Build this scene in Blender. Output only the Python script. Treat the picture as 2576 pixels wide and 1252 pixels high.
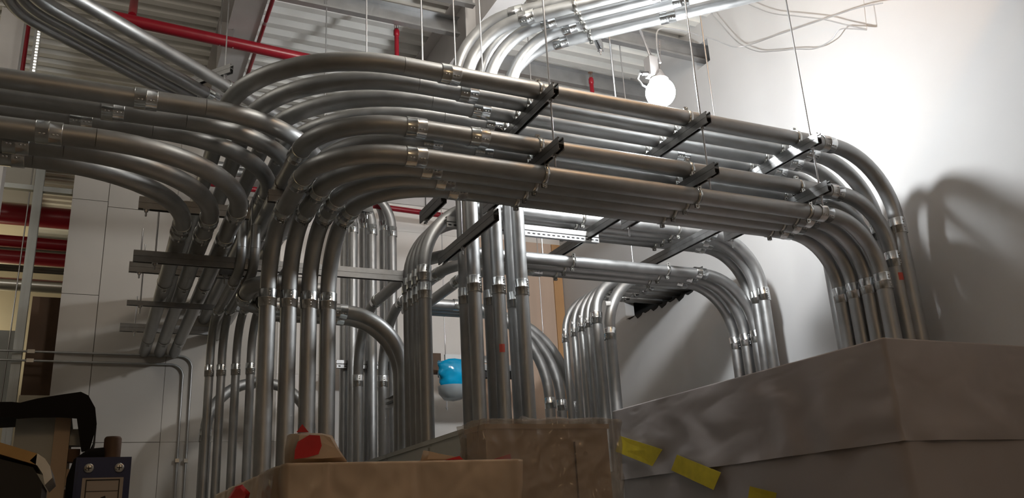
import bpy, math, random
from mathutils import Vector, Matrix, noise
random.seed(7)
for o in list(bpy.data.objects): bpy.data.objects.remove(o, do_unlink=True)
S = bpy.context.scene
COL = S.collection

# ---------------------------------------------------------------- camera, world, lights, exposure
def cam_axes(h, p, r):
    f = Vector((math.sin(h)*math.cos(p), math.cos(h)*math.cos(p), math.sin(p)))
    rt = Vector((math.cos(h), -math.sin(h), 0)); up = rt.cross(f)
    c, s = math.cos(r), math.sin(r)
    return rt*c+up*s, up*c-rt*s, f
cd = bpy.data.cameras.new('camera'); cam = bpy.data.objects.new('camera', cd); COL.objects.link(cam)
R_, U_, F_ = cam_axes(*[math.radians(a) for a in (26.248, 18.203, -3.248)])
cam.matrix_world = Matrix(((R_.x, U_.x, -F_.x, 0), (R_.y, U_.y, -F_.y, 0), (R_.z, U_.z, -F_.z, 1.5), (0, 0, 0, 1)))
cd.sensor_fit = 'HORIZONTAL'; cd.sensor_width = 36; cd.lens = 2150/2576*36; cd.clip_end = 100; cd.clip_start = .05
S.camera = cam
S.view_settings.view_transform = 'Standard'; S.view_settings.look = 'None'
S.view_settings.gamma = 1; S.view_settings.use_curve_mapping = False
S.view_settings.exposure = 0.0
W = bpy.data.worlds.new('World'); S.world = W; W.use_nodes = True
W.node_tree.nodes['Background'].inputs[0].default_value = (.95, .8, .62, 1)
W.node_tree.nodes['Background'].inputs[1].default_value = .02
LAMP_STRENGTH = 500
def light(name, kind, loc, energy, color, size=.2, aim=None):
    l = bpy.data.lights.new(name, kind); l.energy = energy; l.color = color
    if kind == 'AREA': l.size = size
    else: l.shadow_soft_size = size
    o = bpy.data.objects.new(name, l); COL.objects.link(o); o.location = loc
    if aim: o.rotation_euler = (Vector(aim)-Vector(loc)).to_track_quat('-Z', 'Y').to_euler()
    return o
light('work_light_overhead', 'POINT', (4.0, 3.5, 6.45), 36, (1, .56, .24), .1)
light('added_deck_fill', 'AREA', (2.6, 3.6, 5.7), 75, (1, .95, .87), .8, (2.3, 8.6, 6.9))  # added fill out of frame, brightens the ceiling deck
light('work_light_rear', 'POINT', (.3, -4.0, 4.6), 70, (1, .68, .38), .5)
light('far_room_light', 'AREA', (-2.6, 15.5, 4.0), 40, (1, .88, .62), 1.2, (-2.4, 16, 8))
light('far_room_lamp', 'POINT', (-2.6, 12.2, 4.6), 22, (1, .86, .6), .25)
light('left_aisle_light', 'POINT', (-2.4, 6.0, 6.4), 60, (1, .94, .84), .5)

# ---------------------------------------------------------------- materials
def mat(name, col, rough=.5, metal=0., var=.0, scale=8., bump=0., stretch=None, spec=.5, alpha=1., rvar=0., trans=0., col2=None, coord='Object'):
    m = bpy.data.materials.new(name); m.use_nodes = True
    n, l = m.node_tree.nodes, m.node_tree.links; b = n['Principled BSDF']
    b.inputs['Base Color'].default_value = (*col, 1); b.inputs['Roughness'].default_value = rough
    b.inputs['Metallic'].default_value = metal; b.inputs['Specular IOR Level'].default_value = spec
    b.inputs['Alpha'].default_value = alpha
    if trans: b.inputs['Transmission Weight'].default_value = trans
    if var or bump or rvar or col2:
        tc = n.new('ShaderNodeTexCoord'); mp = n.new('ShaderNodeMapping'); l.new(tc.outputs[coord], mp.inputs[0])
        if stretch: mp.inputs['Scale'].default_value = stretch
        nz = n.new('ShaderNodeTexNoise'); nz.inputs['Scale'].default_value = scale; nz.inputs['Detail'].default_value = 5
        l.new(mp.outputs[0], nz.inputs[0])
        if var or col2:
            mx = n.new('ShaderNodeMix'); mx.data_type = 'RGBA'
            c2 = col2 or tuple(max(0, c*(1-var)) for c in col)
            mx.inputs[6].default_value = (*c2, 1); mx.inputs[7].default_value = (*[min(1, c*(1+var*.5)) for c in col], 1)
            rp = n.new('ShaderNodeMapRange'); rp.inputs[1].default_value = .3; rp.inputs[2].default_value = .7
            l.new(nz.outputs[0], rp.inputs[0]); l.new(rp.outputs[0], mx.inputs[0]); l.new(mx.outputs[2], b.inputs['Base Color'])
        if rvar:
            mr = n.new('ShaderNodeMapRange'); mr.inputs[1].default_value = .3; mr.inputs[2].default_value = .7
            mr.inputs[3].default_value = rough-rvar; mr.inputs[4].default_value = rough+rvar
            l.new(nz.outputs[0], mr.inputs[0]); l.new(mr.outputs[0], b.inputs['Roughness'])
        if bump:
            bp = n.new('ShaderNodeBump'); bp.inputs['Strength'].default_value = bump; bp.inputs['Distance'].default_value = .004
            l.new(nz.outputs[0], bp.inputs['Height']); l.new(bp.outputs[0], b.inputs['Normal'])
    return m
def emit(name, col, s):
    m = bpy.data.materials.new(name); m.use_nodes = True; b = m.node_tree.nodes['Principled BSDF']
    b.inputs['Base Color'].default_value = (*col, 1); b.inputs['Emission Color'].default_value = (*col, 1)
    b.inputs['Emission Strength'].default_value = s
    return m
M = dict(
    galv=mat('galvanized_steel', (.44, .445, .445), .48, .95, .12, 11, .04, rvar=.07),
    coup=mat('zinc_coupling', (.66, .68, .69), .22, 1., .08, 30, rvar=.05),
    strut=mat('strut_channel', (.30, .30, .30), .46, 1., .15, 20, rvar=.06),
    rod=mat('zinc_rod', (.5, .5, .51), .35, 1.),
    strap=mat('zinc_strap', (.62, .62, .6), .26, 1.),
    screw=mat('zinc_screw', (.7, .71, .72), .2, 1.),
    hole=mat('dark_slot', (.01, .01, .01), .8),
    wallw=mat('painted_drywall_white', (.55, .55, .55), .65, var=.02, scale=3, bump=.02),
    wallb=mat('primed_drywall', (.48, .45, .41), .75, var=.05, scale=2.2, bump=.02),
    wallp=mat('drywall_lamplit', (.82, .78, .74), .7, var=.03, scale=2.2, bump=.02),  # right back-wall panels: lamp brightness put into a paler drywall colour
    joint=mat('drywall_joint', (.12, .1, .08), .9),
    gyp=mat('gypsum_core', (.62, .6, .57), .9),
    deck=mat('painted_roof_deck', (.84, .83, .79), .5, var=.04, scale=6),
    beam=mat('white_steel', (.6, .58, .57), .5, var=.06, scale=4),
    purlin=mat('galvanized_purlin', (.42, .42, .42), .42, .8, .1, 9),
    floor=mat('concrete', (.3, .29, .27), .7, var=.15, scale=3, bump=.1),
    red=mat('red_pipe_paint', (.24, .005, .015), .32, var=.08, scale=10),
    brass=mat('bronze_head', (.35, .25, .2), .35, 1.),
    ply=mat('plywood_orange', (.62, .36, .17), .6, var=.12, scale=5, stretch=(1, 1, .15)),
    plyp=mat('plywood_lit', (.66, .5, .39), .65, var=.08, scale=5, stretch=(1, 1, .15)),  # same plywood as the orange board, light difference put into the colour
    brown=mat('brown_board', (.10, .055, .03), .7, var=.2, scale=6),
    sheet=mat('white_poly_sheet', (.44, .395, .38), .33, var=.04, scale=3, spec=.45),
    kraft=mat('tan_wrap', (.62, .47, .33), .38, var=.12, scale=3.5, spec=.5),
    tan=mat('tan_cabinet', (.50, .38, .27), .5, var=.06, scale=3),
    grey=mat('grey_cabinet_paint', (.42, .44, .42), .38, var=.05, scale=4),
    black=mat('black_cloth', (.010, .009, .009), .75, spec=.15),
    yellow=mat('yellow_tape', (.62, .47, .02), .5, var=.15, scale=14),
    redtape=mat('red_tape', (.55, .012, .015), .45, var=.15, scale=9),
    wood=mat('wood_edge', (.5, .3, .1), .5, var=.2, scale=12),
    blue=mat('blue_enclosure', (.008, .02, .09), .35, var=.1, scale=5),
    label=mat('faded_label', (.38, .33, .29), .5),
    ink=mat('black_ink', (.012, .01, .01), .6),
    rust=mat('rusty_steel', (.12, .07, .045), .6, .3, .3, 20),
    bluebag=mat('blue_film', (.0, .33, .62), .18, var=.25, scale=4, spec=.6),
    greybag=mat('grey_film', (.45, .5, .52), .3, var=.1, scale=5, alpha=.75),
    cable=mat('aluminium_armor', (.55, .55, .56), .4, .7),
    white=mat('white_plastic', (.75, .75, .74), .45),
    lampgrey=mat('lamp_housing', (.36, .34, .33), .45, .4),
    bulb=emit('lamp_globe', (.95, .98, 1), LAMP_STRENGTH),
    tag=mat('paper_tag', (.75, .75, .74), .6),
    redtag=mat('red_print', (.6, .1, .07), .6),
    silver=mat('duct_silver', (.6, .6, .58), .3, 1.),
    beige=mat('beige_panel', (.66, .6, .46), .6, var=.04, scale=3),
    stud=mat('steel_stud', (.4, .41, .39), .45, .6, .08, 6),
    led=emit('green_led', (.05, .9, .75), 1.2),
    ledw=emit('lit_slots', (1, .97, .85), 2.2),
)
def film(name, tint, amount):
    m = bpy.data.materials.new(name); m.use_nodes = True; n, l = m.node_tree.nodes, m.node_tree.links
    for x in list(n): n.remove(x)
    out = n.new('ShaderNodeOutputMaterial'); mix = n.new('ShaderNodeMixShader'); tr = n.new('ShaderNodeBsdfTransparent')
    tr.inputs[0].default_value = (*tint, 1)
    p = n.new('ShaderNodeBsdfPrincipled'); p.inputs['Base Color'].default_value = (.5, .45, .4, 1); p.inputs['Roughness'].default_value = .12
    p.inputs['Specular IOR Level'].default_value = 1.0
    mix.inputs[0].default_value = amount
    l.new(tr.outputs[0], mix.inputs[1]); l.new(p.outputs[0], mix.inputs[2]); l.new(mix.outputs[0], out.inputs[0])
    return m
M['film'] = film('clear_film', (.94, .92, .89), .33)
def creases(m, scale, strength, dist):
    n, l = m.node_tree.nodes, m.node_tree.links; b = next(x for x in n if x.type == 'BSDF_PRINCIPLED')
    tc = n.new('ShaderNodeTexCoord'); nz = n.new('ShaderNodeTexNoise'); nz.inputs['Scale'].default_value = scale; nz.inputs['Detail'].default_value = 2.5
    nz.noise_type = 'RIDGED_MULTIFRACTAL'; nz.inputs['Distortion'].default_value = .8
    l.new(tc.outputs['Object'], nz.inputs[0]); bp = n.new('ShaderNodeBump'); bp.inputs['Strength'].default_value = strength; bp.inputs['Distance'].default_value = dist
    l.new(nz.outputs[0], bp.inputs['Height']); l.new(bp.outputs[0], b.inputs['Normal'])
creases(M['film'], 6, 1.0, .05); creases(M['kraft'], 2.6, .32, .02); creases(M['sheet'], 1.1, .12, .02); creases(M['bluebag'], 7, .4, .02)

# ---------------------------------------------------------------- mesh helpers
class MB:
    def __init__(s): s.v = []; s.f = []; s.sm = []; s.mi = []
    def face(s, idx, smooth=False, mi=0): s.f.append(idx); s.sm.append(smooth); s.mi.append(mi)
    def box(s, c, size, rot=None, mi=0):
        b = len(s.v); hx, hy, hz = [a/2 for a in size]; c = Vector(c)
        for x, y, z in ((-hx,-hy,-hz),(hx,-hy,-hz),(hx,hy,-hz),(-hx,hy,-hz),(-hx,-hy,hz),(hx,-hy,hz),(hx,hy,hz),(-hx,hy,hz)):
            p = Vector((x, y, z)); s.v.append(c+(rot @ p if rot else p))
        for q in ((0,3,2,1),(4,5,6,7),(0,1,5,4),(1,2,6,5),(2,3,7,6),(3,0,4,7)): s.face([b+i for i in q], mi=mi)
        return s
    def b2(s, lo, hi, mi=0):
        lo, hi = Vector(lo), Vector(hi)
        return s.box((lo+hi)/2, hi-lo, mi=mi)
    def tube(s, pts, r, seg=16, caps=True, mi=0, up=None):
        pts = [Vector(p) for p in pts]; n = len(pts); rs = r if isinstance(r, (list, tuple)) else [r]*n
        t0 = (pts[1]-pts[0]).normalized()
        u = up or (Vector((0, 0, 1)) if abs(t0.z) < .9 else Vector((0, 1, 0)))
        u = (u-t0*u.dot(t0)).normalized(); rings = []
        for i, p in enumerate(pts):
            t = ((pts[i+1]-pts[i]) if i == 0 else (pts[i]-pts[i-1]) if i == n-1 else ((pts[i+1]-pts[i]).normalized()+(pts[i]-pts[i-1]).normalized())).normalized()
            u = (u-t*u.dot(t)).normalized(); w = t.cross(u); b = len(s.v)
            for k in range(seg):
                a = 2*math.pi*k/seg; s.v.append(p+(u*math.cos(a)+w*math.sin(a))*rs[i])
            rings.append(b)
        for a, b in zip(rings, rings[1:]):
            for k in range(seg):
                k2 = (k+1) % seg; s.face([a+k, a+k2, b+k2, b+k], True, mi)
        if caps:
            for rg, rev in ((rings[0], True), (rings[-1], False)):      # caps get their own vertices so the sides shade true
                b = len(s.v); s.v += [s.v[rg+k].copy() for k in range(seg)]
                s.face([b+k for k in (reversed(range(seg)) if rev else range(seg))], mi=mi)
        return s
    def lathe(s, prof, seg=20, axis_m=None, mi=0, smooth=True):
        b0 = len(s.v); n = len(prof)
        for r, z in prof:
            for k in range(seg):
                a = 2*math.pi*k/seg; p = Vector((r*math.cos(a), r*math.sin(a), z)); s.v.append(axis_m @ p if axis_m else p)
        for i in range(n-1):
            for k in range(seg):
                k2 = (k+1) % seg; s.face([b0+i*seg+k, b0+i*seg+k2, b0+(i+1)*seg+k2, b0+(i+1)*seg+k], smooth, mi)
        return s
    def prism(s, poly, d, mi=0):       # poly: list of Vector (planar), d: extrusion vector
        b = len(s.v); n = len(poly); d = Vector(d)
        for p in poly: s.v.append(Vector(p))
        for p in poly: s.v.append(Vector(p)+d)
        s.face(list(range(b, b+n))[::-1], mi=mi); s.face(list(range(b+n, b+2*n)), mi=mi)
        for i in range(n):
            j = (i+1) % n; s.face([b+i, b+j, b+n+j, b+n+i], mi=mi)
        return s
    def mesh(s, name, mats):
        me = bpy.data.meshes.new(name); me.from_pydata([tuple(v) for v in s.v], [], s.f)
        for m in (mats if isinstance(mats, (list, tuple)) else [mats]): me.materials.append(M[m])
        me.polygons.foreach_set('use_smooth', s.sm); me.polygons.foreach_set('material_index', s.mi)
        me.update(); return me
    def build(s, name, mats, parent=None):
        return link(name, s.mesh(name, mats), parent)
def link(name, me, parent=None, mw=None):
    o = bpy.data.objects.new(name, me); COL.objects.link(o)
    if mw is not None: o.matrix_local = mw
    if parent: o.parent = parent
    return o
def tag(o, label, cat, group=None):
    o['label'] = label; o['category'] = cat
    if group: o['group'] = group
    return o
def thing(name, label, cat, group=None, loc=(0, 0, 0)):
    o = bpy.data.objects.new(name, None); COL.objects.link(o); o.location = loc; o.empty_display_size = .05
    return tag(o, label, cat, group)
def structure(o): o['kind'] = 'structure'; return o

# ---------------------------------------------------------------- room shell
XR, YB, ZC = 5.8, 10.2, 6.87
structure(MB().b2((-10, -6, -.1), (XR+.3, 27, 0)).build('floor', 'floor'))
# ceiling deck: corrugations running along X
m = MB(); pitch, dp = .21, .07; y = -6.0; x0, x1 = -10, XR+.3
prof = []
while y < 27:
    prof += [(y, ZC), (y+.085, ZC), (y+.115, ZC+dp), (y+.18, ZC+dp)]; y += pitch
b = 0
for yy, zz in prof: m.v += [Vector((x0, yy, zz)), Vector((x1, yy, zz))]
for i in range(len(prof)-1): m.face([2*i, 2*i+2, 2*i+3, 2*i+1])
m.b2((x0, -6, ZC+dp+.01), (x1, 27, ZC+dp+.12))
structure(m.build('ceiling', 'deck'))
# right wall with two wall openings (grid of cells minus the holes)
def holed_wall(name, axis_x, t, ycuts, zcuts, holes, matn):
    m = MB()
    for i in range(len(ycuts)-1):
        for j in range(len(zcuts)-1):
            ya, yb, za, zb = ycuts[i], ycuts[i+1], zcuts[j], zcuts[j+1]
            cy, cz = (ya+yb)/2, (za+zb)/2
            if any(h[0] < cy < h[1] and h[2] < cz < h[3] for h in holes): continue
            m.b2((axis_x, ya, za), (axis_x+t, yb, zb))
    return m.build(name, matn)
H1 = (6.52, 6.75, 6.34, 6.62); H2 = (7.1, 8.68, 3.9, 4.12); H3 = (7.68, 7.95, 4.40, 4.48)
wr = structure(holed_wall('wall_right', XR, .13, [-6, 6.52, 6.75, 7.1, 7.68, 7.95, 8.68, YB+.15],
                          [0, 3.9, 4.12, 4.40, 4.48, 6.34, 6.62, ZC+.08], [H1, H2, H3], 'wallw'))
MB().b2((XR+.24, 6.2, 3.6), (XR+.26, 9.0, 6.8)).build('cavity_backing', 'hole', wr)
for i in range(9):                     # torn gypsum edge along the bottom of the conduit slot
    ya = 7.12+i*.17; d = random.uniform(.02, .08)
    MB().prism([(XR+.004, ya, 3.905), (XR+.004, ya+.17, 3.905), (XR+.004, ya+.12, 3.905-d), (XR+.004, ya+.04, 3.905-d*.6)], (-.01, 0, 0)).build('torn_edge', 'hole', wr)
structure(MB().b2((-10.1, -6, 0), (-10, 27, ZC+.1)).build('wall_left', 'wallb'))
structure(MB().b2((-10, -6.1, 0), (XR+.3, -6, ZC+.1)).build('wall_front', 'wallb'))
structure(MB().b2((-10, 27, 0), (XR+.3, 27.1, ZC+.1)).build('wall_far', 'beige'))
# back wall of drywall boards, each its own panel
wb = bpy.data.objects.new('wall_back', None); COL.objects.link(wb); structure(wb)
MB().b2((-.47, YB+.02, 0), (XR, YB+.12, 6.28)).build('framing_face', 'joint', wb)
cols = [-.485, -.112, .63, 1.85, 3.07, 4.29, XR]
for i in range(len(cols)-1):
    rows = [0, 1.4, 2.62, 4.225, 5.34, 6.3] if i % 2 == 0 else [0, 1.62, 2.62, 3.4, 5.28, 6.3]
    if i == 1: rows = [0, 1.62, 2.62, 5.28, 6.3]
    for a, c in zip(rows, rows[1:]):
        g = .003 if i < 2 else .0012
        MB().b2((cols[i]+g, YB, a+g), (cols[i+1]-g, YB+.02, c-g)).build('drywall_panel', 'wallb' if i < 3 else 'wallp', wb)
# steel ledger angle and shelf along the top of the back wall
t = tag(MB().b2((1.2, YB-.12, 5.86), (XR-.01, YB-.002, 5.98)).b2((1.2, YB-.03, 5.72), (XR-.01, YB-.001, 5.86)).build('ledger_beam', 'beam'),
        'pale steel ledger beam along the top of the back wall', 'beam')
# plywood backboards
for xa, xb, za, mm, lb in ((4.35, 5.64, 'plyp', 'plyp', 'pale plywood backboard, left of the two on the back wall'),
                           (5.65, 5.79, 'ply', 'ply', 'orange plywood backboard in the corner by the white wall')):
    tag(MB().b2((xa, YB-.02, 2.6), (xb, YB-.001, 5.36)).build('plywood_board', mm), lb, 'board')

# steel beams under the deck
def ibeam_y(x, y0, y1, zb, w, label, mm='beam'):
    t = thing('roof_beam', label, 'beam', loc=(x, y0, zb))
    L = y1-y0
    MB().b2((-w/2, 0, 0), (w/2, L, .02)).build('bottom_flange', mm, t)
    MB().b2((-.012, 0, .0205), (.012, L, ZC-zb-.021)).build('web', mm, t)
    MB().b2((-w/2, 0, ZC-zb-.0205), (w/2, L, ZC-zb-.0005)).build('top_flange', mm, t)
    for k in range(int(L/1.5)):
        MB().b2((-w/2+.005, .8+k*1.5, .0205), (-.0125, .815+k*1.5, ZC-zb-.021)).build('stiffener', mm, t)
    return t
ibeam_y(.93, -5.9, YB-.02, 6.2, .27, 'white steel roof beam crossing over the upper left conduit arcs')
ibeam_y(3.15, -5.9, YB-.15, 6.2, .26, 'white steel roof beam behind the bright bent conduits')
ibeam_y(-5.2, -5.9, 13, 6.2, .27, 'white steel roof beam in the far left bay')
def purlin(yc, xa, xb, zb, label):
    t = thing('purlin', label, 'purlin', loc=(xa, yc, zb)); L = xb-xa
    MB().b2((0, -.035, 0), (L, .035, .004)).build('bottom_flange', 'purlin', t)
    MB().b2((0, .031, .0041), (L, .035, .2)).build('web', 'purlin', t)
    MB().b2((0, -.035, .2001), (L, .035, .204)).build('top_flange', 'purlin', t)
    MB().b2((0, -.035, .0041), (L, -.032, .022)).build('lip', 'purlin', t)
    return t
purlin(6.66, 3.30, XR+.18, 6.40, 'galvanized purlin running into the black hole in the white wall')
purlin(7.15, .95, 3.05, 6.42, 'galvanized purlin between the two roof beams at the top of the frame')
purlin(7.66, 3.30, XR-.01, 6.42, 'galvanized purlin behind the glowing work lamp')
purlin(6.62, 1.6, 3.0, 6.42, 'galvanized purlin beside the topmost bright conduit elbow')

# ---------------------------------------------------------------- conduit builder
coupling_cache = {}
def coupling_mesh(r):
    if r in coupling_cache: return coupling_cache[r]
    R = r+.0045+r*.03; L = .125 if r > .045 else .1; h = L/2
    m = MB().lathe([(r+.0004, -h), (R-.001, -h), (R, -h+.003), (R, -.005), (R+.0016, -.003), (R+.0022, 0), (R+.0016, .003), (R, .005), (R, h-.003), (R-.001, h), (r+.0004, h)], 24)
    me = m.mesh('coupling', 'coup')
    s = MB()
    for z in (-h*.66, -h*.36, h*.36, h*.66):
        mm = Matrix.Translation((R-.001, 0, z)) @ Matrix.Rotation(math.pi/2, 4, 'Y')
        s.lathe([(.0062, 0), (.0066, .004), (.005, .0075), (.0012, .0068), (.0001, .0068)], 8, mm)
    sm = s.mesh('set_screws', 'screw')
    coupling_cache[r] = (me, sm); return coupling_cache[r]
def fillet(pts, rad):
    pts = [Vector(p) for p in pts]; out = []; cur = pts[0]
    for i in range(1, len(pts)-1):
        a, b, c = pts[i-1], pts[i], pts[i+1]; u = (a-b).normalized(); w = (c-b).normalized()
        th = math.acos(max(-1, min(1, u.dot(w)))); R = rad[i-1]; d = R/math.tan(th/2)
        t1, t2 = b+u*d, b+w*d; n = (u+w).normalized(); ce = b+n*(R/math.sin(th/2))
        e1 = (t1-ce).normalized(); ang = math.pi-th; e2 = u*-1
        arc = [ce+e1*R*math.cos(ang*k/14)+e2*R*math.sin(ang*k/14) for k in range(15)]
        out.append(('s', [cur, t1])); out.append(('a', arc)); cur = t2
    out.append(('s', [cur, pts[-1]])); return out
def conduit(label, pts, rad, r=.0572, group=None, roll=(0, -1, -.6), skip=(), extra=(), name='conduit', tags=()):
    t = thing(name, label, 'conduit', group, loc=pts[0])
    off = Matrix.Translation(-Vector(pts[0]))
    segs = fillet(pts, rad); cm, sm = coupling_mesh(r); ci = 0
    def place(p, d):
        z = d.normalized(); x = Vector(roll); x = x-z*x.dot(z)
        if x.length < .1: x = Vector((0, -1, 0)); x = x-z*x.dot(z)
        x.normalize(); yv = z.cross(x)
        mw = Matrix(((x.x, yv.x, z.x, p.x), (x.y, yv.y, z.y, p.y), (x.z, yv.z, z.z, p.z), (0, 0, 0, 1)))
        c = link('coupling', cm, t, off @ mw); link('set_screws', sm, c)['kind'] = 'stuff'
    for kind, pp in segs:
        L = (pp[-1]-pp[0]).length
        if L < .02: continue
        loc = [p-Vector(pts[0]) for p in pp]
        MB().tube(loc, r, 24).build('straight_pipe' if kind == 's' else 'elbow', 'galv', t)
        if kind == 'a':
            for e, d in ((0, pp[0]-pp[1]), (-1, pp[-1]-pp[-2])):
                if ci not in skip: place(pp[e]+d.normalized()*.05, d)
                ci += 1
    for p, d in extra: place(Vector(p), Vector(d))
    for p, d, nrm, *mt in tags:       # small paper tag stuck on the pipe
        p, d, nrm = Vector(p)-Vector(pts[0]), Vector(d).normalized(), Vector(nrm).normalized(); w = d.cross(nrm)
        q = MB()
        for k in range(5):
            a = (-.4+.2*k); nn = (nrm*math.cos(a)+w*math.sin(a))
            q.v += [p+nn*(r+.0012)-d*.03, p+nn*(r+.0012)+d*.03]
        for k in range(4): q.face([2*k, 2*k+1, 2*k+3, 2*k+2], True)
        q.build('sticker' if mt else 'paper_tag', mt[0] if mt else 'tag', t)
    return t
ORD = ['first', 'second', 'third', 'fourth', 'fifth', 'sixth']
ends_X = {}
# --- top trapeze row (five 4 inch conduits)
g = 'conduits of the top trapeze row'
lab = ['nearest the camera, its big elbow arching highest', 'second from the camera', 'third from the camera', 'fourth from the camera', 'fifth and farthest, mostly hidden']
for k in range(5):
    y = 4.35+.183*k; xl = .58+.155*k; z = 4.2
    conduit('galvanized conduit in the top trapeze row, '+lab[k], [(xl, 10.19, z), (xl, y, z), (5.51, y, z), (5.51, y, 2.4501)], [.9, .56], group=g, skip=(1,), extra=[(([1.78, 1.974, 2.14, 2.312, 2.48][k], y, z), (1, 0, 0))]+([((3.92, y, z), (1, 0, 0))] if k == 3 else []))
# --- middle trapeze row (two)
for k in range(2):
    y = 4.405+.18*k; xl = 1.0+.165*k; z = 3.826
    conduit('galvanized conduit on top of the middle struts, '+('nearer' if k == 0 else 'farther')+' of the pair',
            [(xl, 10.19 if k else 7.0, z), (xl, y, z), (5.45, y, z), (5.45, y, 2.4501)], [.52, .45], group='conduits on the middle struts',
            extra=[((1.98+.1*k, y, z), (1, 0, 0))], tags=[] if k else [((5.45, y, 3.18), (0, 0, 1), (-.25, -1, 0), 'redtag')])
# --- lower trapeze row (four): clamp below the struts, bend down at both ends
xs = [1.0, 1.145, 1.287, 1.424]; ys = [4.36, 4.50, 4.64, 4.775]; xr = [5.237]*4
for k in range(4):
    z = 3.614
    conduit('front conduit clamped under the middle struts, %s from the camera' % ORD[k],
            [(xs[k], 5.93, 1.8701), (xs[k], 5.93, z), (xs[k], ys[k], z), (xr[k], ys[k], z), (xr[k], ys[k], 2.4501)], [.43, .5, .44],
            group='conduits clamped under the middle struts', skip=(2,) if False else ())
# --- left bank, lower row (three) bending away from the camera to the back wall
nm = ['inner and lowest bend', 'middle bend', 'outer and highest bend']
for k in range(3):
    y = [5.01, 4.83, 4.65][k]; xl = [.40, .555, .71][k]; z = 3.6
    conduit('dark conduit of the lower left bank, '+nm[k], [(-9.9, y, z), (xl, y, z), (xl, 10.19, z)], [.85], group='conduits of the lower left bank',
            extra=[((xl, 6.02+.03*k, z), (0, 1, 0)), (([-.55, -.52, -.36][k], y, z), (1, 0, 0))], skip=(0,))
# --- left bank, upper pair
for k in range(3):
    y = [4.9, 5.11, 5.30][k]; xl = [1.27, 1.13, 1.0][k]; z = 4.005; R = [.85, .8, .85][k]
    conduit('thick dark conduit of the upper left trio, '+['nearest the camera', 'middle one', 'farthest, its bend ending beside the cut strut'][k],
            [(-9.9, y, z), (xl, y, z), (xl, 10.19, z)], [R], group='upper left conduit trio', extra=[((.09-.17*k, y, z), (1, 0, 0)), ((xl, 7.0, z), (0, 1, 0))], skip=(0,))
# --- bright 45 degree conduits rising behind the racks
u = Vector((1, -1, 0)).normalized()
V = [(2.425, 5.58, 5.37, 'left front'), (2.62, 5.58, 5.37, 'middle front'), (2.815, 5.58, 5.37, 'right front'),
     (2.44, 5.79, 5.55, 'left rear'), (2.645, 5.79, 5.55, 'middle rear'), (2.85, 5.80, 5.37, 'right rear')]
for (vx, vy, vz, w) in V:
    L = (XR-.06-vx)/u.x
    conduit('bright conduit rising vertically then turning toward the top right, %s of six' % w,
            [(vx, vy, 2.1201), (vx, vy, vz), (vx+u.x*L, vy+u.y*L, vz)], [.5], r=.0508, group='bright rising conduits', roll=(.5, -1, -.4),
            extra=[((vx, vy, 3.24 if vy < 5.7 else 3.2), (0, 0, 1)), ((vx+u.x*1.45, vy+u.y*1.45, vz), u)], tags=[((vx, vy, 2.76), (0, 0, 1), (-.35, -1, 0), 'redtag')] if w == 'middle front' else ())
# --- lower right racks: four above, three below
xr2 = [5.53, 5.55, 5.69, 5.69]
for k in range(4):
    y = 5.95+.125*k; z = 4.02; xl = 2.17+.002*k
    conduit('bright conduit of the rear rack over the slotted strut, %s from the camera' % ORD[k],
            [(xl, y, 2.1201), (xl, y, z), (xr2[k], y, z), (xr2[k], y, 2.2001)], [.56, .5], r=.0508, group='conduits of the rear upper rack',
            extra=[((xl, y, 3.27), (0, 0, 1))])
for k in range(3):
    y = 6.18+.155*k; z = 3.70; xl = [2.36, 2.62, 2.88][k]
    conduit('conduit of the rear lower rack, %s from the camera, ending in a rear arch' % ORD[k],
            [(xl, 8.5, 2.1201), (xl, 8.5, z), (xl, y, z), (5.58, y, z), (5.58, y, 2.2001)], [.62, .45, .53], r=.0508, group='conduits of the rear lower rack',
            extra=[((3.35+.03*k, y, z), (1, 0, 0))] if k == 2 else ())
# --- conduits turning into the wall slot
for k, (y, rr) in enumerate([(7.275, .0572), (7.51, .0572), (7.69, .0365), (7.83, .0365), (8.0, .0365), (8.2, .0365)]):
    big = rr > .05
    conduit(('large conduit' if big else 'slim conduit')+' bending into the black wall slot, %s from the right' % ORD[k],
            [(4.65, y, 2.0), (4.65, y, 4.02), (XR+.2, y, 4.02)], [[.62, .4, .41, .42, .44, .46][k]], r=rr, group='conduits into the wall slot', roll=(-1, -.3, 0),
            extra=[((5.48, y, 4.02), (1, 0, 0))] if not big else (), tags=[((4.65, y, 3.66-.03*(k % 3)), (1, 0, .1), (-.4, -1, 0))])
# --- big arcs behind the rising conduits
for k in range(3):
    y = [8.38, 8.52, 8.66][k]; x = [4.49, 4.71, 4.93][k]
    conduit('grey conduit arcing down from the left behind the rising conduits, %s from the left' % ORD[k],
            [(2.9, y, 3.86), (x, y, 3.86), (x, y, 1.6)], [1.0], group='grey arcing conduits', roll=(.3, -1, 0))
# --- tall verticals near the back wall
for k in range(3):
    for j in range(2):
        x = [2.585, 2.82, 3.075][k]-.045*j; y = 9.55+.2*j
        conduit('tall pale vertical conduit near the back wall, %s, %s one' % (['left pair', 'middle pair', 'right pair'][k], ['front', 'rear'][j]),
                [(x, y, 1.6), (x, y, 5.62+.14*j), (x-1.6, y, 5.62+.14*j)], [.5], r=.0545, group='tall vertical conduits', roll=(.4, -1, 0))
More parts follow.
